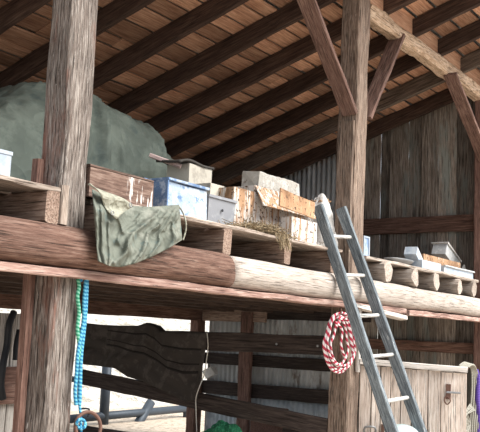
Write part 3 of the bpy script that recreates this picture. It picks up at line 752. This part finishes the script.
for pts in ([gp(366, 436, .02), gp(366, 427, .05), gp(376, 427, .05), gp(376, 436, .02)],):
    tube('handle', pts, .01, M['metal'], r, 8, n=3)
mb = MB(); mb.beam(gp(384, 424, .02), gp(384, 438, .02), .03, .02, up=gn); mb.build('hinge_strap', M['rust'], r)
# drum
dc = at(402, 424, -.5)
def drum(u, v):
    q = 2 * math.pi * u; R = .165
    if v < .1: rr, z = R * v / .1, .005
    elif v < .55: rr, z = R * (1 + .02 * math.sin(v * 60)), (v - .1) / .45 * (dc.z - .11)
    else:
        a = (v - .55) / .45 * math.pi / 2; rr, z = R * math.cos(a), dc.z - .11 + .11 * math.sin(a)
    return (dc.x + rr * math.cos(q), -.5 + rr * math.sin(q), z)
o = grid('feed_drum', drum, 40, 40, M['drum'], thick=0); tag(o, 'pale turquoise round-topped drum behind the foot of the ladder', 'drum')

# ------------------------------------------------------------------ ropes on the posts
def coil():
    pts = []; n = 5
    for k in range(n):
        for i in range(20):
            q = 2 * math.pi * i / 20; w = k + i / 20
            rx = 10.5 + 2.6 * math.sin(w * 2.1) + (2.2 if math.cos(q) < 0 else 0); ry = 26 + 4.0 * math.cos(w * 1.7)
            px = 340 + rx * math.sin(q) + 2.2 * math.sin(k * 1.9) ; py = 342 - ry * math.cos(q) + 1.5 * math.sin(k * 2.3)
            pts.append(at(px, py, -.05 - .014 * (k % 3) - .005 * math.sin(w * 5)))
    return pts
r = empty('rope_coil', at(340, 315, -.04), 'coiled red and white striped rope hanging on the right post', 'rope')
tube('coil', coil(), .0105, M['redrope'], r, 10, n=3)
tube('wrap_end', [at(335, 322, -.085), at(342, 330, -.1), at(341, 345, -.1), at(345, 358, -.095)], .0105, M['redrope'], r, 10)
r = empty('iron_hook', at(340, 345, -.01), 'dark iron hook and chain links inside the red and white rope coil', 'hook')
p = at(340, 318, -.012)
tube('hook', [at(341, 313, .0), at(341, 313, -.09), at(341, 309, -.105)], .008, M['rust'], r, 6, n=3)
for i in range(4):
    c = at(340.5, 330 + 9 * i, -.025); a = math.pi / 2 * (i % 2)
    tube('chain_link', [c + V((.014 * math.cos(q) * math.cos(a), -.014 * math.cos(q) * math.sin(a), .03 * math.sin(q))) for q in [j * math.pi / 4 for j in range(8)]], .006, M['rust'], r, 6, True, 2)
p = at(350, 360, -.0)
# blue and green ropes on the left post
XP = .185
def ap(px, py, d=.02): return at(px, py, -.02 - d)
r = empty('hanging_rope', ap(84, 272), 'blue and turquoise rope hanging in a loop on the right side of the left post', 'rope')
tube('strand', [ap(80, 281), ap(82, 277), ap(85, 276), ap(86.5, 280), ap(86, 295), ap(85, 315), ap(83, 335), ap(81, 352), ap(80, 372), ap(79.5, 395), ap(79, 405)], .014, M['bluerope'], r, 8)
tube('strand', [ap(86, 278, .03), ap(84, 300, .03), ap(83.5, 320, .03), ap(80, 340, .035), ap(77.5, 355, .035), ap(76.5, 372, .03), ap(75, 392, .03), ap(76, 405, .03)], .011, M['bluerope'], r, 8)
tube('tail', [ap(79, 400, .02), ap(80.5, 415, .03), ap(81, 430, .03), ap(81, 450, .03)], .008, M['bluerope'], r, 8)
kn = [ap(81 + 4.5 * math.cos(q), 424 + 5 * math.sin(q) , .035 + .02 * math.sin(q * 2)) for q in [i * 2 * math.pi / 9 * 2 for i in range(9)]]
tube('knot', kn, .009, M['bluerope'], r, 8, True, 5)
o = tube('green_rope', [ap(78, 279, .015), ap(79, 287, .02), ap(77.5, 297, .025), ap(79, 312, .02), ap(77.5, 330, .025), ap(79.5, 348, .03), ap(77, 362, .025)], .012, M['greenrope'], None, 8); tag(o, 'short green rope hanging beside the blue rope on the left post', 'rope')
cc = [at(88 + 12.5 * math.cos(q), 427 + 15 * math.sin(q), -.07 - .02 * math.cos(q)) for q in [i * math.pi / 8 for i in range(16)]]
o = tube('iron_ring', cc, .011, M['rust'], None, 8, True, 3); tag(o, 'large rusty iron ring hanging low on the left post', 'ring')
o = tube('bent_nail', [at(79, 409, -.0), at(89, 409, -.05), at(88, 417, -.07)], .006, M['black'], None, 6, n=3); tag(o, 'bent black hook sticking out of the left post above the ring', 'hook')
# right end ropes hung on the end post
def bp(px, py, d=0): return at(px, py, -.06 - d)
r = empty('tack_rope', bp(470, 364), 'grey ropes looped over a peg on the far right post', 'rope')
for k in range(5):
    o_ = k * 1.6
    tube('strand', [bp(459 + o_, 366 + k, .01 * k), bp(465 + o_, 362.5 + k * .6, .02 + .01 * k), bp(471 + o_ * .7, 368, .02 + .01 * k), bp(472 + o_ * 1.2, 385, .02), bp(471 + o_ * 1.4, 405, .02), bp(470 + o_ * 1.3, 425, .01 * k), bp(469 + o_ * 1.4, 450, .01)], .012, M['olive'], r, 6)
for k in range(7):
    tube('loose_end', [bp(470 + k * .8, 404 + k, .03), bp(466 - k * .6 + 2 * math.sin(k * 2), 412 + k, .04), bp(468 + 2 * math.sin(k), 424, .03), bp(463 + k, 440, .03)], .007, M['olive'], r, 5)
p = at(468, 364, -.02); mb = MB(); mb.beam(bp(468, 368, -.06), bp(468, 368, .06), .03, .03, round_=1); mb.build('peg', M['rust'], r)
o = tube('purple_rope', [bp(476, 370, .03), bp(478, 380, .04), bp(477.5, 400, .04), bp(479, 420, .04), bp(478, 450, .04)], .03, M['purple'], None, 8); tag(o, 'purple rope hanging at the far right post edge', 'rope')

# ------------------------------------------------------------------ stall inside: partition rails, blanket, cord, net
XP2 = 3.74
def px_at(px, py): return atx(px, py, XP2)
a, c = px_at(330, 345), px_at(84, 333)
u0, u1 = px_at(328, 336), px_at(328, 356)
v0, v1 = px_at(205, 332), px_at(205, 351)
dirv = (v0 - u0); 
pA = (u0 + u1) / 2; pB = (v0 + v1) / 2; pC = px_at(82, 332.0)
o = beam('partition_rail', V((XP2, pA.y + .02, pA.z)), V((XP2, px_at(80, 333).y, pB.z + (pB.z - pA.z) * .4)), .05, u0.z - u1.z, M['dark'], jit=.004, ch=.006); tag(o, 'upper dark rail of the stall partition, running behind the blanket to the right post', 'rail', 'stall partition rails')
for (px, py) in ((277, 344), (318, 346)):
    p = atx(px, py, XP2 - .025); mb = MB(); mb.beam(p + V((.004, 0, 0)), p - V((.012, 0, 0)), .022, .022, round_=1, jit=0, seg=2, ch=.002); mb.build('bolt_head', M['metal'], o)

l0, l1 = px_at(328, 428), px_at(78, 376)
o = beam('partition_rail', l0, l1, .05, .17, M['dark'], jit=.004, ch=.006); tag(o, 'lower sloping dark rail of the stall partition under the blanket', 'rail', 'stall partition rails')
l0, l1 = px_at(190, 431), px_at(75, 428)
o = beam('partition_rail', V((XP2, .3, .42)), V((XP2, l1.y, l1.z - .02)), .05, .12, M['dark'], jit=.004); tag(o, 'lowest dark rail of the stall partition near the bottom of the picture', 'rail', 'stall partition rails')
btop = [(82, 323), (100, 325), (120, 326), (138, 326), (147, 323), (153, 325), (159, 331), (180, 332), (208, 333)]
bbot = [(83, 364), (98, 366), (114, 368), (128, 377), (142, 381), (160, 389), (174, 396), (186, 402), (197, 399)]
def blk(u, v):
    pt = lerpl([V((*p_, 0)) for p_ in btop], u); pb = lerpl([V((*p_, 0)) for p_ in bbot], u); px = pt * (1 - v) + pb * v
    X = XP2 - .06 - .05 * v - .025 * math.sin(u * 17 + 3 * v + 3 * noise.noise(V((u * 3, v * 3, 0)))) * (.3 + v) - .02 * noise.noise(V((u * 8, v * 6, 3)))
    return atx(px.x, px.y, min(X, XP2 - .045))
r = empty('horse_blanket', px_at(145, 328), 'dark striped horse blanket hanging over the partition rail', 'blanket')
grid('cloth', blk, 70, 30, M['blanket'], r, thick=.012)
def band(v0_, w_, off):
    def fn(u, v):
        uu = .18 + .8 * u; vv = v0_ + .28 * (1 - uu) * 0 + .25 * uu * (1 - .3 * uu) + w_ * (v - .5)
        p_ = V(blk(uu, min(1, vv))); return p_ + V((-.009 - off, 0, 0))
    return fn
grid('stripe', band(.30, .022, -.002), 50, 1, M['band'], r, thick=.003)
grid('stripe', band(.42, .04, -.002), 50, 1, M['band'], r, thick=.003)
grid('stripe', band(.08, .03, -.002), 50, 1, M['band'], r, thick=.003)
def back(u, v):
    p_ = V(blk(u, 0)); q = v * math.pi / 2
    return p_ + V((.13 * v, 0, -.01 * v * v))
grid('folded_top', back, 40, 4, M['blanket'], r, thick=.01)
cx2 = lambda px, py: atx(px, py, XP2 - .16)
o = tube('white_cord', [cx2(207, 333), cx2(208, 345), cx2(206.5, 360), cx2(204, 375), cx2(199, 388), cx2(196, 398), cx2(196, 410), cx2(197, 440)], .005, M['string'], None, 6); tag(o, 'thin white cord hanging at the right edge of the dark blanket', 'cord')
nc = px_at(236, 424)
def net(u, v):
    q = 2 * math.pi * u; a = math.pi * v; n_ = 1 + .3 * noise.noise(V((math.cos(q) * 3 * math.sin(a), math.sin(q) * 3 * math.sin(a), math.cos(a) * 3)))
    return (XP2 - .22 + .15 * n_ * math.sin(a) * math.cos(q), nc.y + .26 * n_ * math.sin(a) * math.sin(q), nc.z - .26 + .27 * n_ * math.cos(a))
o = grid('hay_net', net, 48, 28, M['greennet'], thick=0, smooth=False); tag(o, 'bright green bundled netting below the lower partition rail', 'net')
# scrap boards at the end wall
p0, p1 = atx(252, 405, 7.1), atx(288, 408, 7.1)
r0 = MB(); r0.beam(V((p0.x, p0.y, p0.z / 2)), V((p1.x, p1.y, p0.z / 2)), .05, p0.z, jit=.006); o = r0.build('scrap_board', M['scab']); tag(o, 'reddish scrap board lying low against the corrugated end wall', 'board')
p0, p1 = atx(284, 411, 6.95), atx(312, 417, 6.95)
o = beam('scrap_board', V((p0.x, p0.y, p0.z / 2)), V((p1.x, p1.y, p1.z / 2)), .05, (p0.z + p1.z) / 2, M['dark'], jit=.006); tag(o, 'black scrap board leaning low beside the reddish board', 'board')
o = beam('pale_sack_board', atx(206, 376, 7.2), atx(214, 371, 7.2), .1, .12, M['sack'], jit=.02); o.name = 'hanging_rag'; tag(o, 'small pale rag hung beside the back corner post', 'rag')
# grey stall front at far left
b = MB(); x = -1.8
while x < .38:
    w = .16; b.beam((x + w / 2, .52, .02), (x + w / 2, .52, at(5, 313, .5).z), w - .012, .024, up=(0, 1, 0), jit=.003, ch=.003); x += w
r = empty('stall_partition', (-.9, .52, 0), 'grey plank stall front with a red brown rail left of the left post', 'stall front')
b.build('board_panel', M['greyboard'], r)
z1, z0 = at(10, 367, .48).z, at(10, 404, .48).z
beam('cross_rail', (-1.8, .485, (z0 + z1) / 2), (.4, .485, (z0 + z1) / 2), .04, z1 - z0, M['scab'], r)
o = tube('bridle_strap', [at(14, 312, .44), at(9, 325, .42), at(7, 345, .42), at(3, 365, .40), at(1, 385, .41), at(3, 399, .42)], .022, M['black'], None, 8); tag(o, 'long black strap hanging on the grey stall front', 'strap')
o = tube('bridle_strap', [at(19, 330, .44), at(16, 345, .43), at(15, 360, .43)], .016, M['black'], None, 8); tag(o, 'short black strap hanging on the grey stall front nearest the left post', 'strap')

# ------------------------------------------------------------------ pipe fence outside
YP = 6.6
r = empty('pipe_fence', (at(107, 400, YP).x, YP, 0), 'blue grey pipe corral panel standing outside the open back', 'fence')
def pipe(name, a, c, rad): tube(name, [at(*a, YP), at(*c, YP)], rad, M['pipe'], r, 10, n=1)
p_ = at(107, 366, YP); pv = at(104, 470, YP)
tube('upright', [V((p_.x, YP, p_.z + .1)), V((p_.x, YP, 0))], .085, M['pipe'], r, 10, n=1)
p2 = at(183, 400, YP); tube('upright', [V((p2.x + .1, YP, .95)), V((p2.x + .1, YP, 0))], .05, M['pipe'], r, 10, n=1)
pipe('rail', (70, 419), (192, 408), .07)
pipe('rail', (70, 379), (192, 385), .05)
pipe('diagonal', (151, 402), (127, 442), .085)

# ------------------------------------------------------------------ light
w = bpy.data.worlds.new('world'); bpy.context.scene.world = w; w.use_nodes = True
bg = w.node_tree.nodes['Background']; bg.inputs[0].default_value = (.80, .89, 1.0, 1); bg.inputs[1].default_value = .85
sd = bpy.data.lights.new('sun', 'SUN'); so = bpy.data.objects.new('sun', sd); C.objects.link(so)
sd.energy = 6.5; sd.angle = math.radians(48); sd.color = (1, .95, .88)
so.location = (10, 3, 12); so.rotation_euler = V((-.18, .62, -.72)).to_track_quat('-Z', 'Y').to_euler()
sc_ = bpy.context.scene
sc_.view_settings.view_transform = 'Standard'; sc_.view_settings.look = 'None'; sc_.view_settings.gamma = 1
sc_.view_settings.use_curve_mapping = False; sc_.view_settings.exposure = 0.3
sc_.cycles.max_bounces = 10; sc_.cycles.diffuse_bounces = 6
